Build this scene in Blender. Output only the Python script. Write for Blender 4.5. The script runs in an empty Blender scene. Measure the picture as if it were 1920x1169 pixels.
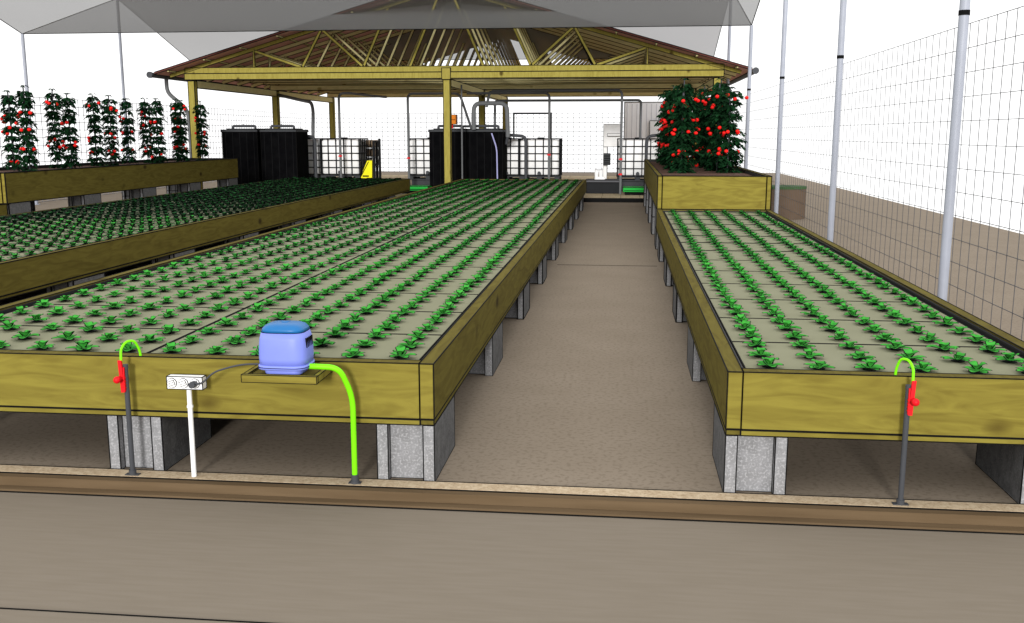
import bpy, math, random
from mathutils import Vector, Matrix
random.seed(7)
S = bpy.context.scene
COL = S.collection

# ------------------------------------------------------------ materials
def newmat(name):
    m = bpy.data.materials.new(name); m.use_nodes = True
    nt = m.node_tree; nt.nodes.clear()
    o = nt.nodes.new('ShaderNodeOutputMaterial'); b = nt.nodes.new('ShaderNodeBsdfPrincipled')
    nt.links.new(b.outputs[0], o.inputs[0])
    b.inputs['Roughness'].default_value = 0.9
    b.inputs['Specular IOR Level'].default_value = 0.08
    return m, nt, b
def C(c): return (c[0], c[1], c[2], 1)
def noisemat(name, c1, c2, scale=8, stretch=(1,1,1), detail=3, rough=.9, spec=.08, lo=.35, hi=.65, c3=None, scale3=60, amt3=.5):
    m, nt, b = newmat(name)
    N = nt.nodes.new; L = nt.links.new
    tc = N('ShaderNodeTexCoord'); mp = N('ShaderNodeMapping'); mp.inputs['Scale'].default_value = stretch
    no = N('ShaderNodeTexNoise'); no.inputs['Scale'].default_value = scale; no.inputs['Detail'].default_value = detail
    r = N('ShaderNodeValToRGB'); r.color_ramp.elements[0].position = lo; r.color_ramp.elements[1].position = hi
    r.color_ramp.elements[0].color = C(c1); r.color_ramp.elements[1].color = C(c2)
    L(tc.outputs['Object'], mp.inputs[0]); L(mp.outputs[0], no.inputs[0]); L(no.outputs[0], r.inputs[0])
    out = r.outputs[0]
    if c3 is not None:
        n2 = N('ShaderNodeTexNoise'); n2.inputs['Scale'].default_value = scale3; n2.inputs['Detail'].default_value = 2
        L(tc.outputs['Object'], n2.inputs[0])
        r2 = N('ShaderNodeValToRGB'); r2.color_ramp.elements[0].position = .5; r2.color_ramp.elements[1].position = .66
        r2.color_ramp.elements[0].color = (0,0,0,1); r2.color_ramp.elements[1].color = (amt3,)*3+(1,)
        L(n2.outputs[0], r2.inputs[0])
        mx = N('ShaderNodeMix'); mx.data_type = 'RGBA'
        L(r2.outputs[0], mx.inputs['Factor']); L(out, mx.inputs['A']); mx.inputs['B'].default_value = C(c3)
        out = mx.outputs['Result']
    L(out, b.inputs['Base Color'])
    b.inputs['Roughness'].default_value = rough; b.inputs['Specular IOR Level'].default_value = spec
    return m
def plain(name, c, rough=.8, spec=.1, metal=0):
    k = .92
    m = noisemat(name, (c[0]*k, c[1]*k, c[2]*k), c, 5, rough=rough, spec=spec)
    m.node_tree.nodes['Principled BSDF'].inputs['Metallic'].default_value = metal
    return m
def wood(name, base, dark, axis, knot=(.06,.038,.008)):
    m, nt, b = newmat(name); N = nt.nodes.new; L = nt.links.new
    tc = N('ShaderNodeTexCoord'); mp = N('ShaderNodeMapping')
    sc = [9,9,9]; sc[axis] = 1.5; mp.inputs['Scale'].default_value = sc
    no = N('ShaderNodeTexNoise'); no.inputs['Scale'].default_value = 1.5; no.inputs['Detail'].default_value = 7; no.inputs['Distortion'].default_value = 1.8
    r = N('ShaderNodeValToRGB'); r.color_ramp.elements[0].position = .33; r.color_ramp.elements[1].position = .62
    r.color_ramp.elements[0].color = C(dark); r.color_ramp.elements[1].color = C(base)
    L(tc.outputs['Object'], mp.inputs[0]); L(mp.outputs[0], no.inputs[0]); L(no.outputs[0], r.inputs[0])
    mp2 = N('ShaderNodeMapping'); s2 = [5,5,5]; s2[axis] = 3.2; mp2.inputs['Scale'].default_value = s2
    vo = N('ShaderNodeTexVoronoi'); vo.inputs['Scale'].default_value = .5
    L(tc.outputs['Object'], mp2.inputs[0])
    n3 = N('ShaderNodeTexNoise'); n3.inputs['Scale'].default_value = 3.0
    L(mp2.outputs[0], n3.inputs[0])
    add = N('ShaderNodeMix'); add.data_type='RGBA'; add.inputs['Factor'].default_value=.08
    L(mp2.outputs[0], add.inputs['A']); L(n3.outputs['Color'], add.inputs['B'])
    L(add.outputs['Result'], vo.inputs[0])
    r2 = N('ShaderNodeValToRGB'); r2.color_ramp.elements[0].position = .06; r2.color_ramp.elements[1].position = .14
    r2.color_ramp.elements[0].color = (.9,.9,.9,1); r2.color_ramp.elements[1].color = (0,0,0,1)
    L(vo.outputs['Distance'], r2.inputs[0])
    mx = N('ShaderNodeMix'); mx.data_type = 'RGBA'
    L(r2.outputs[0], mx.inputs['Factor']); L(r.outputs[0], mx.inputs['A']); mx.inputs['B'].default_value = C(knot)
    L(mx.outputs['Result'], b.inputs['Base Color'])
    return m

BLACK = plain('outline_black', (.004,.004,.004))
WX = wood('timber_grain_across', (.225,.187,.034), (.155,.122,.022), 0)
WY = wood('timber_grain_along_shaded', (.125,.102,.020), (.088,.069,.013), 1, (.03,.02,.006))  # same timber, colour darkened to paint in the shade on side boards
WTOP = wood('timber_shed_brightened', (.80,.73,.38), (.68,.61,.30), 0, (.4,.32,.12))  # shed timber with colour lightened to make up for the roof's shade
WPOST = wood('timber_post', (.33,.28,.065), (.26,.215,.045), 2)
GROUND = noisemat('bare_earth', (.225,.183,.138), (.243,.199,.152), 2, detail=8, c3=(.14,.11,.08), scale3=38, amt3=.5)
GLOW = noisemat('packed_earth', (.192,.162,.126), (.206,.175,.138), 14, stretch=(.3,3,1), detail=9)
TAN = noisemat('kerb_tan', (.42,.32,.21), (.52,.42,.29), 30, c3=(.25,.17,.1), scale3=90)
KBROWN = noisemat('kerb_timber', (.105,.07,.038), (.135,.092,.052), 4, stretch=(.4,5,5))
RAFT = noisemat('raft_foam', (.218,.218,.142), (.236,.236,.156), 2.2, detail=3)
LINER = plain('liner_black', (.02,.02,.021), .5)
SOIL = noisemat('soil', (.07,.04,.03), (.12,.068,.05), 14, detail=5)
CONC = noisemat('concrete_speckle', (.20,.20,.205), (.26,.26,.27), 20, c3=(.38,.38,.39), scale3=90, amt3=.8)
CONCS = noisemat('concrete_side_shaded', (.09,.09,.092), (.13,.13,.132), 20, c3=(.19,.19,.19), scale3=90)  # same concrete, darkened to carry painted shade on the block sides
LEAF = noisemat('lettuce_leaf', (.030,.23,.026), (.055,.36,.045), 25)
LEAFD = plain('lettuce_outline', (.001,.005,.0015))  # near-black leaf outlines and net cup disc
LEAFF = plain('lettuce_leaf_dense', (.032,.24,.030))
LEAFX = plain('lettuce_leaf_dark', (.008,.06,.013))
VINE = noisemat('tomato_leaf', (.002,.012,.004), (.006,.042,.012), 9)
RED = plain('tomato_red', (.80,.008,.006), .5, .2)
ROOF = noisemat('roof_red', (.70,.36,.32), (.78,.42,.37), 3, stretch=(1,6,1))
ROOFT = noisemat('roof_red_edge', (.12,.04,.03), (.16,.055,.045), 3)
GALV = plain('galvanised', (.34,.36,.42), .45, .3)
PIPE = plain('pipe_grey', (.13,.135,.14), .5)
PIPED = plain('pipe_dark', (.06,.063,.07), .5)
WHITE = plain('white_plastic', (.88,.88,.88), .5)
WHITEB = plain('bottle_white', (.95,.95,.95), .5)
CAGE = plain('cage_dark', (.008,.009,.011), .7)
TANKB = noisemat('tank_black', (.002,.002,.0025), (.004,.004,.0045), 4, rough=.9, spec=.02)
BLUE = plain('pump_blue', (.20,.25,.72), .4, .2)
BLUED = plain('pump_cap_blue', (.012,.14,.38), .35, .3)
LIME = plain('hose_lime', (.20,.80,.004), .5, .2)
VRED = plain('valve_red', (.7,.006,.012), .5, .2)
YEL = plain('yellow_paint', (.85,.78,.01), .5)
ORG = plain('orange_paint', (.7,.2,.01), .5)
GRN = plain('green_plastic', (.01,.35,.04), .5)
GREYT = plain('tub_grey', (.045,.048,.052), .6)
BROWNP = plain('pot_brown', (.11,.075,.05))
ROLL = plain('barrel_tan', (.3,.22,.15))
WIRE = plain('fence_wire', (.09,.09,.095), .5)
WIREF = plain('fence_wire_light', (.30,.30,.32), .5)
PANEL = noisemat('panel_white', (.9,.9,.94), (.93,.93,.97), 2)
# net
NET, nt, b = newmat('shade_net')
b.inputs['Base Color'].default_value = (.22,.22,.22,1)
tr = nt.nodes.new('ShaderNodeBsdfTransparent'); ms = nt.nodes.new('ShaderNodeMixShader')
tcn = nt.nodes.new('ShaderNodeTexCoord'); nn = nt.nodes.new('ShaderNodeTexNoise'); nn.inputs['Scale'].default_value = .6
mr = nt.nodes.new('ShaderNodeMapRange'); mr.inputs['To Min'].default_value = .65; mr.inputs['To Max'].default_value = .69
nt.links.new(tcn.outputs['Object'], nn.inputs[0]); nt.links.new(nn.outputs[0], mr.inputs[0])
nt.links.new(mr.outputs[0], ms.inputs[0]); nt.links.new(tr.outputs[0], ms.inputs[1]); nt.links.new(b.outputs[0], ms.inputs[2])
nt.links.new(ms.outputs[0], nt.nodes['Material Output'].inputs[0])

# ------------------------------------------------------------ mesh builder
class MB:
    def __init__(s): s.v=[]; s.f=[]; s.m=[]; s.sm=[]
    def add(s, vs, fs, mi=0, smooth=False):
        o=len(s.v); s.v+= [tuple(p) for p in vs]
        for f in fs: s.f.append(tuple(i+o for i in f)); s.m.append(mi); s.sm.append(smooth)
    def rawbox(s,x0,x1,y0,y1,z0,z1,mi=0):
        vs=[(x0,y0,z0),(x1,y0,z0),(x1,y1,z0),(x0,y1,z0),(x0,y0,z1),(x1,y0,z1),(x1,y1,z1),(x0,y1,z1)]
        s.add(vs,[(0,3,2,1),(4,5,6,7),(0,1,5,4),(1,2,6,5),(2,3,7,6),(3,0,4,7)],mi)
    def box(s,x0,x1,y0,y1,z0,z1,mi=0,e=0,em=1):
        s.rawbox(x0,x1,y0,y1,z0,z1,mi)
        if e:
            h=e/2
            for y in (y0,y1):
                for z in (z0,z1): s.rawbox(x0-h,x1+h,y-h,y+h,z-h,z+h,em)
            for x in (x0,x1):
                for z in (z0,z1): s.rawbox(x-h*1.01,x+h*1.01,y0-h,y1+h,z-h*1.01,z+h*1.01,em)
                for y in (y0,y1): s.rawbox(x-h*1.02,x+h*1.02,y-h*1.02,y+h*1.02,z0-h,z1+h,em)
    def beam(s,p,q,w,h,mi=0,e=0,em=1,up=Vector((0,0,1))):
        p=Vector(p);q=Vector(q);d=(q-p).normalized()
        side=d.cross(up)
        if side.length<1e-4: side=Vector((1,0,0))
        side.normalize(); u=side.cross(d).normalized()
        vs=[]
        for c in (p,q):
            for a,b2 in ((-1,-1),(1,-1),(1,1),(-1,1)): vs.append(c+side*a*w/2+u*b2*h/2)
        s.add(vs,[(3,2,1,0),(4,5,6,7),(0,1,5,4),(1,2,6,5),(2,3,7,6),(3,0,4,7)],mi)
        if e:
            for i in range(4): s.beam(vs[i],vs[i+4],e,e,em)
    def tube(s,pts,r,n=10,mi=0,cap=True):
        pts=[Vector(p) for p in pts]; rs = r if isinstance(r,(list,tuple)) else [r]*len(pts)
        rings=[]; prev=None
        for i,p in enumerate(pts):
            if i==0:d=pts[1]-p
            elif i==len(pts)-1:d=p-pts[i-1]
            else:d=(pts[i+1]-p).normalized()+(p-pts[i-1]).normalized()
            d.normalize()
            if prev is None:
                a=Vector((0,0,1)) if abs(d.z)<.9 else Vector((1,0,0)); a=d.cross(a).normalized()
            else:
                a=(prev-d*prev.dot(d)).normalized()
            prev=a; bb=d.cross(a)
            rings.append([p+(a*math.cos(2*math.pi*k/n)+bb*math.sin(2*math.pi*k/n))*rs[i] for k in range(n)])
        vs=[v for R in rings for v in R]; fs=[]
        for i in range(len(rings)-1):
            for k in range(n):
                fs.append((i*n+k,i*n+(k+1)%n,(i+1)*n+(k+1)%n,(i+1)*n+k))
        s.add(vs,fs,mi,True)
        if cap:
            s.add(rings[0],[tuple(range(n))[::-1]],mi); s.add(rings[-1],[tuple(range(n))],mi)
    def loft(s,secs,n=32,ex=4,mi=0,cx=0,cy=0):
        vs=[];fs=[]
        for (z,hx,hy) in secs:
            for k in range(n):
                t=2*math.pi*k/n;c=math.cos(t);sn=math.sin(t)
                vs.append((cx+hx*math.copysign(abs(c)**(2/ex),c),cy+hy*math.copysign(abs(sn)**(2/ex),sn),z))
        for i in range(len(secs)-1):
            for k in range(n): fs.append((i*n+k,i*n+(k+1)%n,(i+1)*n+(k+1)%n,(i+1)*n+k))
        fs.append(tuple(range(n))[::-1]); fs.append(tuple((len(secs)-1)*n+k for k in range(n)))
        s.add(vs,fs,mi,True)
    def sphere(s,c,r,mi=0,n=10,m=7,sz=1):
        vs=[];fs=[]
        for i in range(m+1):
            ph=math.pi*i/m
            for k in range(n):
                t=2*math.pi*k/n
                vs.append((c[0]+r*math.sin(ph)*math.cos(t),c[1]+r*math.sin(ph)*math.sin(t),c[2]+r*sz*math.cos(ph)))
        for i in range(m):
            for k in range(n): fs.append((i*n+k,(i+1)*n+k,(i+1)*n+(k+1)%n,i*n+(k+1)%n))
        s.add(vs,fs,mi,True)
    def mesh(s,name,mats,org=(0,0,0)):
        me=bpy.data.meshes.new(name)
        me.from_pydata([(v[0]-org[0],v[1]-org[1],v[2]-org[2]) for v in s.v],[],s.f)
        for m in mats: me.materials.append(m)
        me.polygons.foreach_set('material_index',s.m); me.polygons.foreach_set('use_smooth',s.sm)
        me.update(); return me

def top(ob,label,cat,group=None):
    ob['label']=label; ob['category']=cat
    if group: ob['group']=group
    return ob
def link(name,me,loc=(0,0,0),parent=None,label=None):
    o=bpy.data.objects.new(name,me); o.location=loc; COL.objects.link(o)
    if parent: o.parent=parent; o.location=(0,0,0) if loc is None else loc
    if label: o['label']=label
    return o
def empty(name,loc):
    o=bpy.data.objects.new(name,None); o.location=loc; o.empty_display_size=.1; COL.objects.link(o); return o
def part(name,mb,mats,parent,label=None):
    me=mb.mesh(name,mats,parent.location)
    return link(name,me,(0,0,0),parent,label)
def copytree(root,loc,rz=0):
    n=root.copy(); n.location=loc; n.rotation_euler[2]=root.rotation_euler[2]+rz; COL.objects.link(n)
    for c in list(root.children):
        k=c.copy(); k.parent=n; COL.objects.link(k)
    return n
def smoothpath(pts,r=.05,k=5):
    P=[Vector(p) for p in pts]; out=[P[0]]
    for i in range(1,len(P)-1):
        a=(P[i-1]-P[i]);b2=(P[i+1]-P[i]); ra=min(r,a.length*.45,b2.length*.45)
        s0=P[i]+a.normalized()*ra; s1=P[i]+b2.normalized()*ra
        for j in range(k+1):
            t=j/k; out.append(s0*(1-t)**2+P[i]*2*t*(1-t)+s1*t*t)
    out.append(P[-1]); return out

# ------------------------------------------------------------ camera
H=1.68; F_PX=1853.8
yaw=math.radians(6.36); pit=math.radians(10.17)
cam=bpy.data.cameras.new('camera'); co=bpy.data.objects.new('camera',cam); COL.objects.link(co)
cam.sensor_width=36; cam.lens=36*F_PX/1920; cam.clip_end=500; cam.clip_start=.05
co.location=(0,0,H); co.rotation_euler=(math.pi/2-pit,0,yaw); S.camera=co
FW=Vector((-math.sin(yaw)*math.cos(pit),math.cos(yaw)*math.cos(pit),-math.sin(pit)))
RT=Vector((math.cos(yaw),math.sin(yaw),0)); UP=RT.cross(FW)

# ------------------------------------------------------------ world + sun
w=bpy.data.worlds.new('World'); S.world=w; w.use_nodes=True
bg=w.node_tree.nodes['Background']; bg.inputs[0].default_value=(1,1,1,1); bg.inputs[1].default_value=1.35
sl=bpy.data.lights.new('sun','SUN'); sl.energy=3.0; sl.angle=math.radians(10); sl.color=(1,.98,.95)
so=bpy.data.objects.new('sun',sl); COL.objects.link(so)
el=math.radians(12); so.rotation_euler=(math.pi/2-el,0,0); so.location=(0,-5,12)
S.view_settings.view_transform='Standard'

# ------------------------------------------------------------ ground
def sheet(name,x0,x1,y0,y1,z,mat):
    mb=MB(); mb.add([(x0,y0,z),(x1,y0,z),(x1,y1,z),(x0,y1,z)],[(0,1,2,3)])
    o=link(name,mb.mesh(name,[mat])); o['kind']='structure'; return o
sheet('ground',-45,6.8,4.5,45,0,GROUND)
sheet('path',-45,6.8,-12,4.46,-.06,GLOW)
mb=MB(); mb.rawbox(-45,6.8,4.445,4.455,-.08,.004,2); mb.rawbox(-45,6.8,4.40,4.445,-.08,.0,1); mb.rawbox(-45,6.8,4.455,4.548,-.08,.006,0)
mb.rawbox(-45,6.8,4.546,4.552,0,.008,2); mb.rawbox(-45,6.8,4.345,4.40,-.08,-.045,1); mb.rawbox(-45,6.8,4.340,4.345,-.08,-.054,2)
o=link('kerb',mb.mesh('kerb',[TAN,KBROWN,BLACK])); o['kind']='structure'
mb=MB(); mb.rawbox(-45,6.8,3.196,3.2,-.07,-.056,0); mb.rawbox(-.83,.46,12.8,12.815,-.01,.003,0)
o=link('ground_joint',mb.mesh('ground_joint',[BLACK])); o['kind']='structure'

# ------------------------------------------------------------ beds
T=.07
def make_bed(name,label,cat,x0,x1,y0,y1,z0,z1,e,fill,filld,ledger=True):
    b=empty(name,((x0+x1)/2,y0,0)); top(b,label,cat,'timber growing beds')
    zb=z0+.03 if ledger else z0
    for nm,a in (('front_board',(x0+T,x1-T,y0,y0+T)),('back_board',(x0+T,x1-T,y1-T,y1))):
        m=MB(); m.box(a[0]+.001,a[1]-.001,a[2],a[3],zb,z1,0,e)
        m.rawbox(a[0]+e,a[1]-e,a[2]+e,a[3]-e,z1,z1+.001,2)  # top edge in the darker timber, shade painted in
        if ledger: m.box(a[0],a[1],a[2]-.002,a[3],z0,zb-.004,0,e)
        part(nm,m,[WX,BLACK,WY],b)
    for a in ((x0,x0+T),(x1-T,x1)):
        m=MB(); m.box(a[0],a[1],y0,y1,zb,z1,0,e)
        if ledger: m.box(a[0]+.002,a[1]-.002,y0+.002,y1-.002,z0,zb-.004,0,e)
        m.rawbox(a[0]+e,a[1]-e,y0-.0015,y0,zb+e,z1-e,2)  # front end in the lighter timber, painted as the lit face
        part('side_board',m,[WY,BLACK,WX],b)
    m=MB(); g=.015
    m.rawbox(x0+T,x0+T+g,y0+T,y1-T,z0+.02,z1-.01); m.rawbox(x1-T-g,x1-T,y0+T,y1-T,z0+.02,z1-.01)
    m.rawbox(x0+T+g,x1-T-g,y0+T,y0+T+g,z0+.02,z1-.01); m.rawbox(x0+T+g,x1-T-g,y1-T-g,y1-T,z0+.02,z1-.01)
    m.rawbox(x0+T+g,x1-T-g,y0+T+g,y1-T-g,z0+.02,z0+.04)
    part('liner',m,[LINER],b)
    if fill:
        m=MB(); m.rawbox(x0+T+g,x1-T-g,y0+T+g,y1-T-g,z0+.041,z1-filld); part('soil',m,[fill],b)
    return b
ZT=.595; ZB=.29; Y0=4.55; Y1=24.24; YM=14.67
make_bed('growing_bed','long double timber raft bed filled with lettuce',"raised bed",-3.955,-.886,Y0,Y1,ZB,ZT,.005,None,0)
make_bed('growing_bed','narrow timber raft bed of lettuce ending at a tomato planter',"raised bed",.501,2.13,Y0,YM,ZB,ZT,.005,None,0)
make_bed('growing_bed','timber raft bed thick with dark lettuce between two aisles',"raised bed",-8.33,-5.25,Y0,Y1,ZB,ZT,.008,None,0)
make_bed('growing_bed','narrow timber bed in front of the tomato planter',"raised bed",-11.27,-9.65,Y0,YM-.01,ZB,ZT,.012,SOIL,.06)
make_bed('planter_box','deep timber planter with soil and tomato vines on blocks','planter',.501,2.13,YM+.01,Y1,.6,1.08,.012,SOIL,.05,False)
make_bed('planter_box','deep timber planter holding tall staked tomato vines','planter',-11.27,-9.65,YM+.01,Y1,.6,1.08,.014,SOIL,.05,False)

# concrete blocks
def blockmesh(h,e):
    m=MB(); w_=.285; d=.58
    m.box(0,.055,0,d,0,h,0,e); m.box(w_-.055,w_,0,d,0,h,0,e); m.box(.0555,w_-.0555,.045,d-.045,0,h-.002,2,e)
    m.rawbox(-.001,0,e,d-e,e,h-e,3); m.rawbox(w_,w_+.001,e,d-e,e,h-e,3)  # thin side skins with the shade in their colour
    return m.mesh('concrete_block',[CONC,BLACK,CONC,CONCS])
BM=blockmesh(.288,.005); BMF=blockmesh(.288,.012); BMT=blockmesh(.298,.012)
def blk(x,y,z,me):
    o=link('concrete_block',me,(x,y,z)); top(o,'speckled grey hollow concrete block under a bed','concrete block','concrete blocks under the beds')
for i in range(9):
    y=4.552+2.18*i; me=BM if i<2 else BMF
    for x in (-1.173,-2.56,-3.95): blk(x,y,0,me)
    for x in (-5.537,-6.93,-8.32):
        if i>=1 : blk(x,y,0,me)
for i in range(5):
    y=4.552+2.18*i; me=BM if i<2 else BMF
    for x in (.503,1.843): blk(x,y,0,me)
    yy=14.72+2.22*i
    for x in (.503,1.843,-9.937,-11.26):
        blk(x,yy,0,BMT); blk(x,yy,.3,BMT)

# rafts
def raftmesh(wd,e):
    m=MB(); m.box(.004,wd-.004,.004,.716,.0,.05,0,e); return m.mesh('foam_raft',[RAFT,BLACK])
plants=[]
def rafts(x0,n,ny,lab):
    me1=raftmesh(1.43,.006); me2=raftmesh(1.43,.012)
    for i in range(n):
        for j in range(ny):
            y=4.66+.72*j; x=x0+1.435*i
            o=link('foam_raft',me1 if j<7 else me2,(x,y,.515)); top(o,lab,'raft','floating lettuce rafts')
            for a in range(6):
                for b_ in range(3):
                    plants.append((x+.117+.24*a+random.uniform(-.008,.008), y+.12+.24*b_+random.uniform(-.008,.008)))
rafts(-3.857,2,27,'flat grey-green foam raft planted with lettuce')
rafts(.601,1,13,'flat grey-green foam raft in a narrow bed')
rafts(-8.232,2,27,'flat grey-green foam raft packed with dark lettuce')
o=link('foam_raft',raftmesh(1.43,.01),(.601,4.66+.72*13,.515)); o.scale=(1,.86,1); top(o,'flat grey-green foam raft in a narrow bed','raft','floating lettuce rafts')
for a in range(6):
    for b_ in range(2): plants.append((.718+.24*a,4.66+.72*13+.12+.24*b_))

PO=[(.0,.25,.0),(.30,.80,.5),(.60,1.0,.85),(.86,.80,.95),(1.0,.28,.9)]
def lettuce(seed,bw,mb,ox=0,oy=0,oz=0,rot=0,no=5,sc=1.0,gm=0):
    rnd=random.Random(seed); nl=no+3
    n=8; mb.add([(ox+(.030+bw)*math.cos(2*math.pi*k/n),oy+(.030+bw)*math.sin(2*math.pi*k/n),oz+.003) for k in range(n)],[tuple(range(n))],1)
    for i in range(nl):
        up = i>=no
        th=rot+(2*math.pi*i/no+rnd.uniform(-.35,.35) if not up else 2*math.pi*(i-no)/3+.5+rnd.uniform(-.3,.3))
        L=(.066 if not up else .034)*sc*rnd.uniform(.85,1.15); wd=(.0205 if not up else .022)*sc
        zt=(.010 if not up else .024)*sc*rnd.uniform(.8,1.25); z0=.006 if not up else .016
        c,s_=math.cos(th),math.sin(th)
        def P(l,wv,z): return (ox+c*l-s_*wv, oy+s_*l+c*wv, oz+z0+z)
        A=[[],[],[],[],[]]
        for (a,b2,z) in PO:
            lift=.005*sc*b2
            A[0].append(P(a*L,b2*wd,z*zt+lift)); A[1].append(P(a*L,0,z*zt)); A[2].append(P(a*L,-b2*wd,z*zt+lift))
            q=bw if a==1 else 0
            A[3].append(P(a*L+q,b2*wd+bw,z*zt+lift-.0008)); A[4].append(P(a*L+q,-b2*wd-bw,z*zt+lift-.0008))
        n=5; vs=sum(A,[]); fs=[];fd=[]
        for k in range(n-1):
            fs+=[(k,k+1,n+k+1,n+k),(n+k,n+k+1,2*n+k+1,2*n+k)]
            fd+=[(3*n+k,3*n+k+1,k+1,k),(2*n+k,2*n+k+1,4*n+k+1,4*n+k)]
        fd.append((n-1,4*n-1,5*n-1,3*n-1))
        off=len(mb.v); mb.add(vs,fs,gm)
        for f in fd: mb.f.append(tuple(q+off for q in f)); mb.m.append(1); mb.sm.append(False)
lm=[]
for s_ in range(6):
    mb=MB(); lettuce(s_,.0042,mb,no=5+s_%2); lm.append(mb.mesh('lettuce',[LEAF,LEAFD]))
def inframe(p):
    v=Vector((p[0],p[1],.6))-Vector((0,0,H)); d=v.dot(FW)
    if d<.5: return False
    return abs(v.dot(RT)/d)<.53 and abs(v.dot(UP)/d)<.32
vis=sorted([p for p in plants if inframe(p)],key=lambda p:p[0]**2+p[1]**2)
near=vis[:300]; far=vis[300:]
for i,p in enumerate(near):
    o=link('lettuce',random.choice(lm),(p[0],p[1],.566)); o.rotation_euler[2]=random.uniform(0,6.28); k=random.uniform(.92,1.12); o.scale=(k,k,k)
    top(o,'small bright green lettuce growing from a foam raft','lettuce','lettuce on the rafts')
mb=MB()
for i,p in enumerate(far):
    d=math.hypot(*p); dk=p[0]<-5
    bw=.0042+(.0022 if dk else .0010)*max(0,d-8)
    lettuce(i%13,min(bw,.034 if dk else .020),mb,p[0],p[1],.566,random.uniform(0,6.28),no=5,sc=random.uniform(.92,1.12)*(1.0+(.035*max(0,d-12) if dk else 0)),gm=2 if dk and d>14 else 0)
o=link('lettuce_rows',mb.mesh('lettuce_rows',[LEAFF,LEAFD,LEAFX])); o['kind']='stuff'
top(o,'rows of green lettuce receding along the rafts','lettuce')

# ------------------------------------------------------------ tomato vines
def vinemesh(seed,h,rad0,nq,lw,jit=.2):
    r=random.Random(seed); mb=MB()
    mb.tube([(0,0,-.02),(.01,0,h*.5),(0,0,h)],.012,6,1)
    tiers=int(h/.105)
    for t in range(tiers):
        z=.06+t*(h-.04)/tiers+r.uniform(-.03,.03); n=6
        rad=rad0*(1-.15*t/tiers)*(1.12 if t%2 else .85)*r.uniform(1-jit,1+jit)
        for k in range(n):
            if r.random()<.12: continue
            th=2*math.pi*k/n+t*.7+r.uniform(-.4,.4); c,s_=math.cos(th),math.sin(th)
            R=rad*r.uniform(.6,1.25)
            for q in range(nq):
                a=.25+.8*q/nq; L=.085*r.uniform(.8,1.35)
                for sd in (-1,1):
                    bx=R*a; dz=.06*math.sin(a*2.6)-.08*a+r.uniform(-.03,.03)
                    d2=th+sd*r.uniform(.3,1.1); cc,ss=math.cos(d2),math.sin(d2)
                    p0=Vector((c*bx,s_*bx,z+dz)); tip=p0+Vector((cc*L,ss*L,-L*r.uniform(.3,.9))); nrm=Vector((-ss,cc,0))*lw; mid=(p0+tip)/2+Vector((0,0,.015))
                    mb.add([p0,mid+nrm,tip,mid-nrm],[(0,1,2),(0,2,3)],0)
    for k in range(8):
        th=r.uniform(0,6.28)
        mb.add([(0,0,h),(math.cos(th)*.05,math.sin(th)*.05,h+.03),(math.cos(th)*.12,math.sin(th)*.12,h-.02),(math.cos(th+.5)*.05,math.sin(th+.5)*.05,h+.02)],[(0,1,2,3)],0)
    return mb.mesh('foliage',[VINE,PIPED])
fmS=[vinemesh(s_,1.42,.135,5,.030) for s_ in range(5)]
fmD=[vinemesh(s_+9,1.42,.25,7,.034,.35) for s_ in range(5)]
mb=MB(); mb.sphere((0,0,0),.034,0,10,6,.9); tomm=mb.mesh('tomato',[RED])
def vine(x,y,z,sc,nt_,lab,seed,fm,q0,q1):
    r=random.Random(seed)
    e=empty('tomato_plant',(x,y,z)); e.scale=(1,1,sc); top(e,lab,'tomato plant','tomato vines in the planters')
    o=link('foliage',fm[seed%5],(0,0,0),e); o.rotation_euler[2]=r.uniform(0,6.28)
    cl=[r.uniform(.15,.45),r.uniform(.5,.85),r.uniform(.9,1.3)]
    for t in range(nt_):
        th=r.uniform(math.pi*.95,math.pi*2.05); zz=cl[t%3]+r.uniform(-.06,.06); q=r.uniform(q0,q1)
        k=link('tomato',tomm,(q*math.cos(th),q*math.sin(th),zz),e)
sd=0
for y in (16.08,17.4,18.9,20.9,22.1,23.2):
    sd+=1; vine(-10.1,y,1.03,random.uniform(.95,1.04),9,'slim dark green tomato vine with red fruit',sd,fmS,.09,.15)
for y in (16.8,18.2,19.65,21.04,21.9,23.5):
    sd+=1; vine(-10.85,y,1.03,random.uniform(.95,1.04),9,'slim dark green tomato vine with red fruit',sd,fmS,.09,.15)
for i in range(8):
    sd+=1; vine(.98+.06*(i%2),17.25+.84*i,1.03,1.03+.09*((i*5)%3-1),14,'dense tomato vine laden with red fruit in soil',sd,fmD,.14,.28)
    sd+=1; vine(1.76-.10*(i%2),17.3+.84*i,1.03,1.07+.08*((i*7)%3-1),14,'dense tomato vine laden with red fruit in soil',sd,fmD,.14,.28)

# ------------------------------------------------------------ fences and poles
def fence(name,lab,axis,const,a0,a1,z1,st,r,mat):
    m=MB()
    n=int(round((a1-a0)/st))
    for i in range(n+1):
        a=a0+(a1-a0)*i/n
        if axis=='y': m.rawbox(const-r/2,const+r/2,a-r/2,a+r/2,0,z1)
        else: m.rawbox(a-r/2,a+r/2,const-r/2,const+r/2,0,z1)
    k=13
    for j in range(k+1):
        z=.01+(z1-.01)*j/k; q=r*.55
        if axis=='y': m.rawbox(const-q,const+q,a0,a1,z-q,z+q)
        else: m.rawbox(a0,a1,const-q,const+q,z-q,z+q)
    org=(const,(a0+a1)/2,0) if axis=='y' else ((a0+a1)/2,const,0)
    o=link(name,m.mesh(name,[mat],org),org); top(o,lab,'fence'); return o
fence('wire_fence','tall welded wire mesh fence beside galvanised poles','y',2.82,3,44,2.58,.2,.0042,WIRE)
fence('wire_fence','fine wire mesh fence behind the tomato planter','y',-14.5,8,44,2.58,.25,.012,WIREF)
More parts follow.
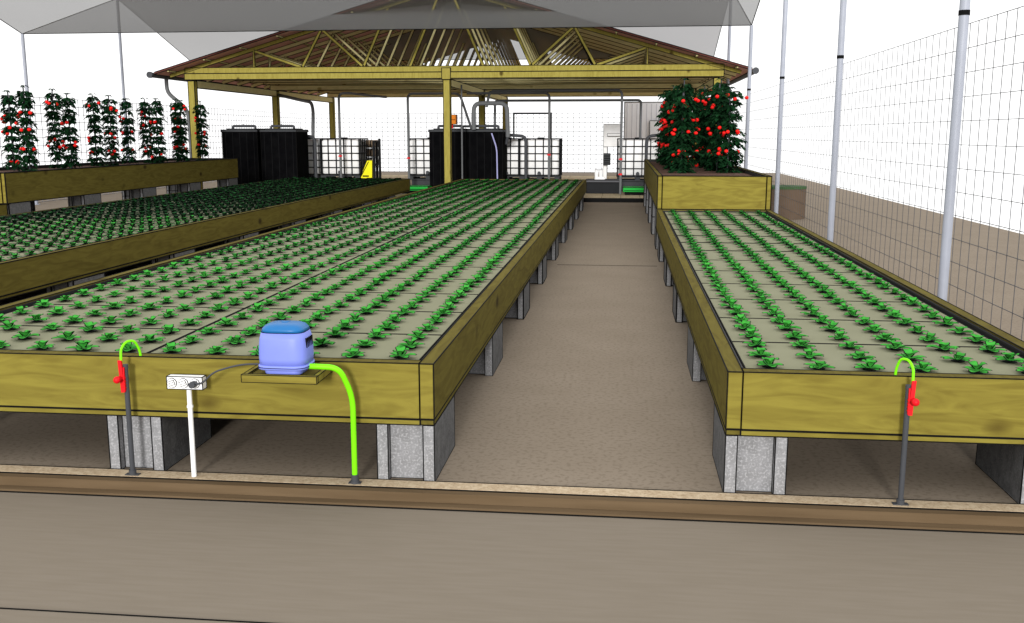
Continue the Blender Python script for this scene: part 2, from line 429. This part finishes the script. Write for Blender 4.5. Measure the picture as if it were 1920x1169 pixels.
fence('wire_fence','fine wire mesh fence closing the far end','x',44,-14.5,2.82,2.58,.25,.016,WIREF)
def pole(x,y,h):
    m=MB(); m.tube([(x,y,0),(x,y,h)],.04,14,0); 
    m.tube([(x,y,2.62),(x,y,2.66)],.044,14,1)
    m.tube([(x,y,0),(x,y,.012)],.09,14,0)
    o=link('metal_pole',m.mesh('metal_pole',[GALV,BLACK],(x,y,0)),(x,y,0)); top(o,'round galvanised steel pole holding the shade net','pole','shade net poles')
HI=5.4; LO=4.0
for i,y in enumerate((8.6,13.25,17.95,22.6,27.25,31.9)):
    pole(2.7,y,HI if i%2==0 else LO)
for y,h in ((22.6,LO),(27.25,HI),(31.9,LO)): pole(-14.1,y,h)
m=MB()
ys=[(17.95,HI),(22.6,LO),(27.25,HI),(31.9,LO)]
for i in range(3):
    (ya,za),(yb,zb)=ys[i],ys[i+1]
    m.add([(-14.1,ya,za),(2.7,ya,za),(2.7,yb,zb),(-14.1,yb,zb)],[(0,1,2,3)],0)
    for x in (-14.1,2.7): m.tube([(x,ya,za),(x,yb,zb)],.01,6,1)
for (y,z) in ys: m.tube([(-14.1,y,z),(2.7,y,z)],.01,6,1)
o=link('shade_net',m.mesh('shade_net',[NET,BLACK],(-5.7,24,4)),(-5.7,24,4)); top(o,'translucent grey shade net folded between tall poles','shade net')

# ------------------------------------------------------------ open shed
shed=empty('open_shed',(-4.42,25,0)); top(shed,'open timber shed with red gable roof and exposed trusses','shed')
XL,XR,XC=-11.06,2.22,-4.42
for x in (XL,XC,XR):
    for y in (25,31.2,37.4):
        m=MB(); m.box(x-.085,x+.085,y-.085,y+.085,.0,3.02,0,.016)
        if y==25 and x==XC: m.box(x-.11,x+.11,y-.13,y+.1,3.02,3.3,0,.016)
        part('post',m,[WPOST,BLACK],shed)
for x in (XL,XC,XR):
    m=MB(); m.box(x-.06,x+.06,25.09,37.5,2.86,3.04,0,.016); part('side_beam',m,[WTOP,BLACK],shed)
for y in (24.93,31.2,37.4):
    m=MB(); m.box(XL-.15,XR+.15,y-.05,y+.05,3.05,3.2,0,.016); part('cross_beam',m,[WPOST if y<25 else WTOP,BLACK],shed)
SL=.288; ZE=3.17; XE=-11.83; HW=7.41
def rz(x): return ZE+SL*(HW-abs(x-XC))
for i in range(12):
    y=24.96+1.13*i; m=MB(); e=.011
    m.box(XL-.15,XR+.15,y-.03,y+.03,3.21,3.35,0,.014)
    for sg in (-1,1):
        m.beam((XC+sg*7.2,y,rz(XC+sg*7.2)-.08),(XC,y,rz(XC)-.08),.05,.09,0,e)
        W=6.6
        def tp(f): x=XC+sg*W*(1-f); return (x,y+.004*sg,rz(x)-.12)
        def bt(f): return (XC+sg*W*(1-f),y+.004*sg,3.34)
        for a,b2 in ((tp(.25),bt(.25)),(tp(.25),bt(.44)),(bt(.44),tp(.52)),(tp(.52),bt(.68)),(bt(.68),tp(.78)),(bt(.86),tp(.98))):
            m.beam(a,b2,.035,.065,0,e)
    part('truss',m,[WPOST if i==0 else WTOP,BLACK],shed)  # trusses behind the front one use the brightened timber against roof shade
for sg in (-1,1):
    m=MB(); xe=XC+sg*HW
    vs=[(xe,24.5,ZE),(XC,24.5,rz(XC)),(XC,38.3,rz(XC)),(xe,38.3,ZE)]
    vs2=[(a,b2,c+.05) for a,b2,c in vs]
    m.add(vs+vs2,[(0,1,2,3)],0); m.add(vs+vs2,[(7,6,5,4),(0,4,5,1),(2,6,7,3),(3,7,4,0),(1,5,6,2)],2)
    for a,b2 in ((0,1),(4,5),(0,3),(3,2)):
        P=(vs+vs2); m.beam(P[a],P[b2],.02,.02,1)
    part('roof_slope',m,[ROOF,BLACK,ROOFT],shed)
    m=MB()
    for k in range(8):
        x=XC+sg*(.35+k*.96); m.beam((x,24.55,rz(x)-.02),(x,38.25,rz(x)-.02),.04,.035,0,.008)
    part('purlin_set',m,[WTOP,BLACK],shed)
    m=MB(); x=xe+sg*.06
    m.tube([(x,24.4,ZE-.02),(x,38.3,ZE-.02)],.065,10,0); m.tube([(x,24.35,ZE-.02),(x,24.42,ZE-.02)],.08,10,0)
    part('gutter',m,[PIPED],shed)
m=MB(); m.tube(smoothpath([(-11.85,25.2,3.1),(-11.85,25.2,2.75),(-11.3,25.2,2.3),(-11.25,25.2,.1)],.25),.05,10,0); part('downpipe',m,[PIPE],shed)
m=MB(); m.tube(smoothpath([(-11.3,31.4,2.98),(-10.2,30.8,2.75),(-9.2,29.2,2.6),(-9.15,28.9,1.6)],.5),.05,10,0); part('downpipe',m,[PIPE],shed)
# deck
m=MB()
for i in range(28):
    m.rawbox(-11.2+i*.485,-11.2+i*.485+.475,25.0,38.4,.0,.1,0)
m.rawbox(-11.2,2.38,24.93,24.995,.0,.105,1)
m.rawbox(-11.2,2.38,24.995,38.39,.0,.09,1)
o=link('deck_floor',m.mesh('deck_floor',[wood('deck_wood',(.50,.42,.28),(.40,.33,.21),1),BLACK])); o['kind']='structure'

# ------------------------------------------------------------ IBC tanks
def ibc():
    e=empty('water_tank',(0,0,0))
    W,D=1.14,1.0
    m=MB(); m.loft([(.16,.52,.45),(.18,.55,.48),(1.08,.55,.48),(1.13,.52,.45),(1.14,.2,.2)],40,12); part('bottle',m,[WHITEB],e)
    m=MB(); m.tube([(0,0,1.13),(0,0,1.2)],.1,14); part('cap',m,[CAGE],e)
    m=MB(); t=.030
    for i in range(6):
        x=-W/2+W*i/5
        for y in (-D/2,D/2): m.rawbox(x-t/2,x+t/2,y-t/2,y+t/2,.12,1.17)
    for i in range(1,5):
        y=-D/2+D*i/5
        for x in (-W/2,W/2): m.rawbox(x-t/2,x+t/2,y-t/2,y+t/2,.12,1.17)
    for j in range(6):
        z=.14+1.02*j/5; q=.014
        for y in (-D/2-.005,D/2+.005): m.rawbox(-W/2,W/2,y-q,y+q,z-q,z+q)
        for x in (-W/2-.005,W/2+.005): m.rawbox(x-q,x+q,-D/2,D/2,z-q,z+q)
    part('cage',m,[CAGE],e)
    m=MB()
    for y in (-.44,0,.44): m.rawbox(-.57,.57,y-.05,y+.05,-.0,.03)
    for x in (-.5,0,.5):
        for y in (-.44,0,.44): m.rawbox(x-.07,x+.07,y-.05,y+.05,.03,.09)
    m.rawbox(-.57,.57,-.5,.5,.09,.12)
    m.rawbox(-.5,.5,-.42,.42,-.29,-.001)
    part('pallet',m,[GREYT],e)
    m=MB(); m.tube([(0,-.5,.2),(0,-.58,.2)],.05,10,0); m.box(-.03,.03,-.63,-.58,.16,.26,0); part('outlet_valve',m,[PIPED],e)
    return e
base=ibc(); first=True
for x,y in ((-8.09,28.5),(-9.24,28.6),(-5.55,28.6),(-3.3,28.7),(-2.35,28.5),(.4,28.5)):
    if first: o=base; base.location=(x,y,.39); first=False
    else: o=copytree(base,(x,y,.39))
    top(o,'white plastic cube tank in a dark metal cage','water tank','caged water tanks')
# black tanks
def btank():
    e=empty('filter_tank',(0,0,0)); m=MB()
    m.box(-.5,.5,-.5,.5,.1,1.74,0,.012,1)
    for i in range(5): m.rawbox(-.4+.2*i-.006,-.4+.2*i+.006,-.504,-.5,.12,1.72,2)
    part('body',m,[TANKB,BLACK,plain('tank_rib',(.007,.007,.008))],e)
    m=MB(); m.box(-.52,.52,-.52,.52,1.74,1.80,0,.012,1); m.box(-.4,.4,-.4,.4,1.8,1.83,0,.01,1); part('lid',m,[GREYT,BLACK],e)
    m=MB(); m.tube(smoothpath([(-.3,-.2,1.8),(-.3,-.2,1.90),(.35,-.2,1.90),(.35,-.2,1.8)],.06),.035,8); m.tube([(0,-.2,1.90),(0,-.2,1.95)],.02,8); part('pipe',m,[PIPED],e)
    return e
bb=btank(); first=True
for x,y in ((-10.5,27.1),(-9.4,27.1),(-4.78,27.5),(-3.78,27.6),(-4.3,28.7)):
    if first: o=bb; o.location=(x,y,0); first=False
    else: o=copytree(bb,(x,y,0))
    top(o,'tall black filter tank with grey lid pipes','filter tank','black filter tanks')

# pipework frames
def pipeobj(pts,r,lab,mat=PIPE,sm=.15,red=None,name='water_pipe'):
    m=MB(); m.tube(smoothpath(pts,sm),r,10,0)
    if red:
        for z in red: m.tube([(pts[0][0],pts[0][1],z),(pts[0][0],pts[0][1],z+.05)],r*1.3,10,1); m.rawbox(pts[0][0]-.06,pts[0][0]+.02,pts[0][1]-.05,pts[0][1]-.03,z+.01,z+.03,1)
    o=link(name,m.mesh(name,[mat,VRED],pts[0]),pts[0]); top(o,lab,'pipe','grey plastic pipework')
L1='grey plastic pipe rising beside the tanks'
pipeobj([(-7.93,27.5,.1),(-7.93,27.5,2.8),(-7.6,27.5,2.8),(-7.3,30.5,2.8)],.035,L1,red=[1.05])
pipeobj([(-5.95,27.4,.1),(-5.95,27.4,2.78),(-5.5,27.4,2.78),(-4.5,27.4,2.78),(-4.2,27.6,1.8)],.035,L1,red=[1.0])
pipeobj([(-2.03,27.4,.1),(-2.03,27.4,2.78),(-2.4,27.4,2.78),(-4.3,27.4,2.78)],.035,L1,red=[1.1])
pipeobj([(-.07,26.8,.1),(-.07,26.8,2.82),(-.4,26.8,2.82),(-3.6,26.9,2.82),(-3.7,27,2.4)],.035,L1,red=[1.0,.6])
pipeobj([(-3.6,28.0,1.8),(-3.6,28,2.6),(-.2,28,2.6),(.45,28,2.6),(.45,28.3,1.5)],.035,L1,sm=.1)
pipeobj([(-4.05,27.0,1.8),(-4.05,27,2.5),(-3.15,27,2.5),(-3.12,27,1.6)],.06,'thick grey pipe looping over the black tanks',sm=.2)
pipeobj([(-2.7,27.7,.4),(-2.7,27.7,1.62),(-3.2,27.7,1.66),(-3.25,27.7,1.4)],.045,L1,PIPED)
pipeobj([(-8.75,27.8,.4),(-8.75,27.8,1.6),(-9.3,27.8,1.66),(-9.35,27.8,1.4)],.045,L1,PIPED)
pipeobj([(.62,27.7,.4),(.62,27.7,1.62),(1.0,27.7,1.66),(1.05,27.7,1.4)],.045,L1,PIPED)
pipeobj([(-4.25,26.2,.1),(-4.25,26.2,2.95)],.022,'thin grey conduit rising to the roof')
pipeobj([(-3.55,26.9,1.7),(-3.4,26.8,1.3),(-3.38,26.8,.2)],.02,'thin pale lilac hose hanging down a tank',plain('lilac',(.35,.35,.6)))
# orange control box on tank
e=empty('control_box',(-4.72,27.3,1.84)); top(e,'orange control box with red switch on a black tank','control box')
m=MB(); m.box(-4.87,-4.57,27.2,27.4,1.95,2.2,0,.012); m.rawbox(-4.84,-4.6,27.195,27.2,2.06,2.075,1); part('case',m,[ORG,BLACK],e)
m=MB(); m.tube([(-4.72,27.3,1.84),(-4.72,27.3,1.95)],.06,10); part('switch',m,[VRED],e)
# stacker
x,y=-7.2,27.6
e=empty('hand_stacker',(x,y,.1)); top(e,'yellow hand pallet stacker with black mast','stacker')
m=MB()
m.add([(x-.26,y-.2,.2),(x+.18,y-.2,.2),(x+.2,y-.2,.95),(x+.06,y-.2,.95),(x-.26,y+.2,.2),(x+.18,y+.2,.2),(x+.2,y+.2,.95),(x+.06,y+.2,.95)],[(0,1,2,3),(7,6,5,4),(0,4,5,1),(1,5,6,2),(2,6,7,3),(3,7,4,0)],0)
m.rawbox(x-.08,x+.1,y-.206,y-.2,.5,.54,1); m.beam((x-.24,y-.206,.3),(x+.1,y-.206,.92),.01,.02,1); part('body',m,[YEL,BLACK],e)
m=MB(); m.rawbox(x+.22,x+.28,y-.2,y-.13,.1,1.5); m.rawbox(x+.22,x+.28,y+.13,y+.2,.1,1.5); m.rawbox(x+.22,x+.28,y-.13,y+.13,1.45,1.5);m.rawbox(x+.22,x+.28,y-.13,y+.13,.8,.86); part('mast',m,[CAGE],e)
m=MB(); m.rawbox(x+.28,x+.4,y-.2,y-.1,.13,.18); m.rawbox(x+.28,x+.4,y+.1,y+.2,.13,.18); part('fork',m,[CAGE],e)
for q in (-.2,.15):
    m=MB(); m.tube([(x+q,y-.26,.2),(x+q,y-.21,.2)],.1,14); part('wheel',m,[CAGE],e)
for i in range(3):
    m=MB(); z=.85+.27*i; yb=29.6; m.tube([(-8.05,yb,z),(-8.03,yb,z),(-7.38,yb,z),(-7.35,yb,z)],[.1,.12,.12,.1],14); m.tube([(-7.9,yb,z),(-7.87,yb,z)],.125,14,1); m.tube([(-7.58,yb,z),(-7.55,yb,z)],.125,14,1)
    o=link('barrel',m.mesh('barrel',[[WHITE,ROLL,ROLL][i],CAGE],(-7.8,yb,z)),(-7.8,yb,z)); top(o,['white barrel lying on a rack','tan barrel lying on a rack','tan barrel lying on a rack'][i],'barrel','barrels stacked on a rack')
m=MB()
for xx in (-8.1,-7.32): m.rawbox(xx-.015,xx+.015,29.5,29.7,.1,1.55)
for i in range(3): m.rawbox(-8.1,-7.32,29.5,29.7,.70+.27*i,.72+.27*i)
o=link('barrel_rack',m.mesh('barrel_rack',[CAGE],(-7.8,29.6,.1)),(-7.8,29.6,.1)); top(o,'black upright rack holding three barrels','rack')
# tub + boots
e=empty('wash_tub',(-.53,27.2,.1)); top(e,'low dark grey tub on the deck holding boots','tub')
m=MB(); m.box(-.98,-.10,26.95,27.6,.1,.42,0,.014); part('body',m,[plain('tub_body',(.018,.019,.021)),BLACK],e)
m=MB(); m.box(-1.0,-.08,26.92,27.63,.40,.46,0,.012); part('rim',m,[plain('rim_grey',(.10,.10,.11)),BLACK],e)
for dx in (0,.12):
    m=MB(); m.tube([(-.72+dx,27.2,.48),(-.72+dx,27.2,.73)],[.05,.06],10,0); m.loft([(.465,.085,.045),(.50,.085,.045),(.54,.05,.035)],16,3,0,-.69+dx,27.2)
    m.tube([(-.72+dx,27.2,.725),(-.72+dx,27.2,.735)],.062,10,1)
    o=link('rubber_boot',m.mesh('rubber_boot',[WHITE,BLACK],(-.7+dx,27.2,.465)),(-.7+dx,27.2,.465)); top(o,'white rubber boot standing on the grey tub','boot','pair of white boots')
# cabinet
e=empty('sink_cabinet',(-.38,31,.1)); top(e,'white wall cabinet with round basin and pipe','cabinet')
m=MB(); m.box(-.62,-.1,30.8,31.2,1.3,1.98,0,.012); m.box(-.5,-.1,30.7,30.8,1.62,1.7,0,.01); part('case',m,[WHITE,BLACK],e)
m=MB(); m.box(-.62,-.5,30.85,31.1,.1,1.3,0,.01); part('stand',m,[WHITE,BLACK],e)
m=MB(); m.box(-.6,-.4,30.72,30.78,.75,1.1,0,.012)
for k in range(4): m.rawbox(-.6,-.4,30.71,30.72,.8+.07*k,.825+.07*k,1)
part('vent',m,[GREYT,BLACK],e)
# white ribbed container
e=empty('storage_container',(1.5,40,0)); top(e,'white ribbed metal storage container beyond the shed','container')
m=MB(); m.box(.0,3.0-.3,40,42.3,.0,2.92,0,.03)
for i in range(14): m.rawbox(.1+i*.19,.12+i*.19,39.985,40,.1,2.85,2)
part('shell',m,[PANEL,BLACK,plain('panel_rib',(.6,.6,.66))],e)
m=MB(); m.box(1.0,1.9,39.93,39.96,.1,2.2,0,.02); part('door',m,[PANEL,BLACK],e)
# gate frame at the far fence
m=MB(); 
for x in (-4.6,-3.03): m.rawbox(x-.03,x+.03,41.9,42.0,0,2.55)
m.rawbox(-4.63,-3.0,41.9,42,2.5,2.57); m.rawbox(-4.63,-3.0,41.9,42,1.2,1.24)
o=link('gate_frame',m.mesh('gate_frame',[CAGE],(-3.8,42,0)),(-3.8,42,0)); top(o,'dark metal gate frame near the far fence','gate')
# green trays
for x0_,x1_,lab in ((-6.0,-5.2,'flat bright green tray on the deck'),(.0,.75,'flat bright green tray below a water tank')):
    m=MB(); m.box(x0_,x1_,26.3,26.9,.18,.3,0,.014); m.rawbox(x0_+.03,x1_-.03,26.29,26.3,.21,.225,1)
    m.rawbox(x0_+.05,x1_-.05,26.35,26.85,.1,.18,1)
    o=link('plastic_tray',m.mesh('plastic_tray',[GRN,BLACK],(x0_,26.5,.1)),(x0_,26.5,.1)); top(o,lab,'tray','green plastic trays')
# barrel outside fence
e=empty('rain_barrel',(3.3,20.6,0)); top(e,'round brown barrel with green rim by the fence','barrel')
m=MB(); m.tube([(3.25,20.6,0),(3.25,20.6,.6)],.42,28); part('body',m,[BROWNP],e)
m=MB(); m.tube([(3.25,20.6,.602),(3.25,20.6,.65)],.43,28); part('rim',m,[plain('rim_green',(.04,.09,.03))],e)

# ------------------------------------------------------------ air pump, shelf, hoses
e=empty('wall_shelf',(-1.565,4.545,.5)); top(e,'small timber shelf fixed to the bed front','shelf')
x0,x1,y0,y1=-1.745,-1.385,4.30,4.545
m=MB(); m.box(x0,x1,y0,y0+.022,.545,.580,0,.003); m.box(x0,x1,y1-.022,y1,.545,.580,0,.003)
m.box(x0,x0+.022,y0+.023,y1-.023,.546,.579,0,.003); m.box(x1-.022,x1,y0+.023,y1-.023,.546,.579,0,.003); part('frame',m,[WX,BLACK],e)
m=MB(); m.box(x0+.024,x1-.024,y0+.024,y1-.024,.55,.570,0,.002); part('panel',m,[WY,BLACK],e)
px,py=-1.565,4.42
e=empty('air_pump',(px,py,.571)); top(e,'lavender blue air pump with darker cap on shelf','air pump')
m=MB(); m.loft([(.571,.085,.075),(.58,.09,.08),(.598,.092,.082)],40,5,0,px,py); part('foot',m,[BLUE],e)
m=MB(); m.loft([(.598,.116,.099),(.602,.120,.103),(.616,.120,.103),(.620,.117,.099)],40,4,0,px,py); m.loft([(.608,.1215,.1045),(.611,.1215,.1045)],40,4,1,px,py); part('flange',m,[BLUE,BLACK],e)
m=MB(); m.loft([(.620,.116,.098),(.65,.118,.099),(.70,.117,.098),(.74,.113,.094),(.772,.105,.087)],44,3.8,0,px,py); m.loft([(.7715,.1055,.0875),(.7735,.1055,.0875)],44,3.8,1,px,py); part('body',m,[BLUE,BLACK],e)
m=MB(); m.loft([(.774,.1045,.0865),(.788,.100,.083),(.800,.089,.073),(.808,.068,.056),(.812,.035,.03)],44,3.6,0,px,py); m.loft([(.812,.020,.016),(.815,.018,.014)],20,2,0,px,py); part('cap',m,[BLUED],e)
m=MB()
for k in range(5):
    m.rawbox(px+.100,px+.1175,py-.05+.02*k,py-.042+.02*k,.70,.745)
part('vent',m,[BLACK],e)
m=MB(); m.tube([(px+.11,py-.02,.605),(px+.15,py-.02,.605)],.014,12); part('outlet',m,[LIME],e)
pts=smoothpath([(px+.14,4.40,.605),(-1.31,4.41,.60),(-1.262,4.46,.45),(-1.27,4.485,.045)],.13,9)
e=empty('air_hose',(-1.27,4.485,0)); top(e,'thick lime green air hose running down to kerb','hose')
m=MB(); m.tube(pts,.0135,14); part('tube',m,[LIME],e)
m=MB(); m.tube([(-1.27,4.485,.006),(-1.27,4.485,.02)],.022,14); m.tube([(-1.27,4.485,.02),(-1.27,4.485,.05)],.018,14); m.rawbox(-1.30,-1.24,4.47,4.50,.006,.010); part('fitting',m,[PIPED],e)
# cable
m=MB(); cpts=smoothpath([(-2.05,4.44,.495),(-1.99,4.41,.50),(-1.93,4.42,.56),(-1.80,4.43,.598),(-1.68,4.43,.603)],.09,7); m.tube(cpts,.0045,8)
o=link('power_cable',m.mesh('power_cable',[PIPED],(-2.05,4.43,.49)),(-2.05,4.43,.49)); top(o,'thin black power cable from socket to pump','cable')
# socket post
sx,sy=-2.09,4.49
e=empty('power_socket',(sx,sy,0)); top(e,'white triple socket strip on a thin white post','socket')
m=MB(); m.tube([(sx,sy,.005),(sx,sy,.46)],.0125,14); m.tube([(sx,sy,.36),(sx,sy,.37)],.016,14,0); part('post',m,[WHITE],e)
m=MB(); m.box(sx-.095,sx+.085,sy-.035,sy+.01,.46,.522,0,.0035); part('housing',m,[WHITE,BLACK],e)
for k in range(3):
    cx=sx-.068+.058*k; yy=sy-.0355
    m=MB(); m.tube([(cx,yy,.491),(cx,yy-.003,.491)],.025,20,1); m.tube([(cx,yy-.0025,.491),(cx,yy-.005,.491)],.0225,20,0)
    a=.35; dx,dz=math.cos(a)*.016,math.sin(a)*.016
    m.beam((cx-dx,yy-.006,.491-dz),(cx+dx,yy-.006,.491+dz),.003,.024,1)
    m.beam((cx-dx*.85,yy-.0075,.491-dz*.85),(cx+dx*.85,yy-.0075,.491+dz*.85),.003,.019,0)
    for q in (-.5,.5): m.rawbox(cx+q*dx-.0022,cx+q*dx+.0022,yy-.0105,yy-.009,.491+q*dz-.0022,.491+q*dz+.0022,1)
    part('outlet',m,[WHITE,BLACK],e)
m=MB(); m.tube([(sx+.047,sy-.046,.491),(sx+.047,sy-.075,.491)],.016,12); part('plug',m,[PIPED],e)
# valve risers
def riser(x,y,sg,lab):
    e=empty('valve_riser',(x,y,0)); top(e,lab,'valve','valve risers at the bed fronts')
    m=MB(); m.tube([(x,y,.006),(x,y,.56)],.0125,14); m.tube([(x,y,.55),(x,y,.57)],.014,14); part('pipe',m,[PIPED],e)
    m=MB(); m.tube([(x,y,.006),(x,y,.03)],.018,14); m.rawbox(x-.035,x+.035,y-.015,y+.015,.006,.010); part('foot',m,[PIPED],e)
    vx=x-sg*.012
    m=MB(); m.beam((vx+sg*.004,y-.02,.435),(vx-sg*.004,y-.02,.595),.012,.018,0); m.tube([(vx-sg*.006,y-.03,.505),(vx-sg*.006,y-.052,.505)],.014,14,0)
    for k in range(4): m.rawbox(min(vx,vx+sg*.018),max(vx,vx+sg*.018),y-.03,y-.014,.453+.016*k,.460+.016*k,0)
    m.beam((vx+sg*.013,y-.02,.44),(vx+sg*.013,y-.02,.56),.006,.010,0); m.sphere((vx-sg*.006,y-.055,.505),.018,0); part('valve',m,[VRED],e)
    m=MB(); m.tube(smoothpath([(vx,y-.015,.59),(vx,y-.01,.65),(vx+sg*.015,y+.02,.682),(vx+sg*.04,y+.05,.68),(vx+sg*.05,y+.08,.63),(vx+sg*.05,y+.09,.57)],.04,5),.0062,10); part('tube',m,[LIME],e)
riser(-2.405,4.48,1,'dark riser pipe with red valve and green tube')
riser(1.295,4.487,-1,'dark riser pipe with red valve by the narrow bed')
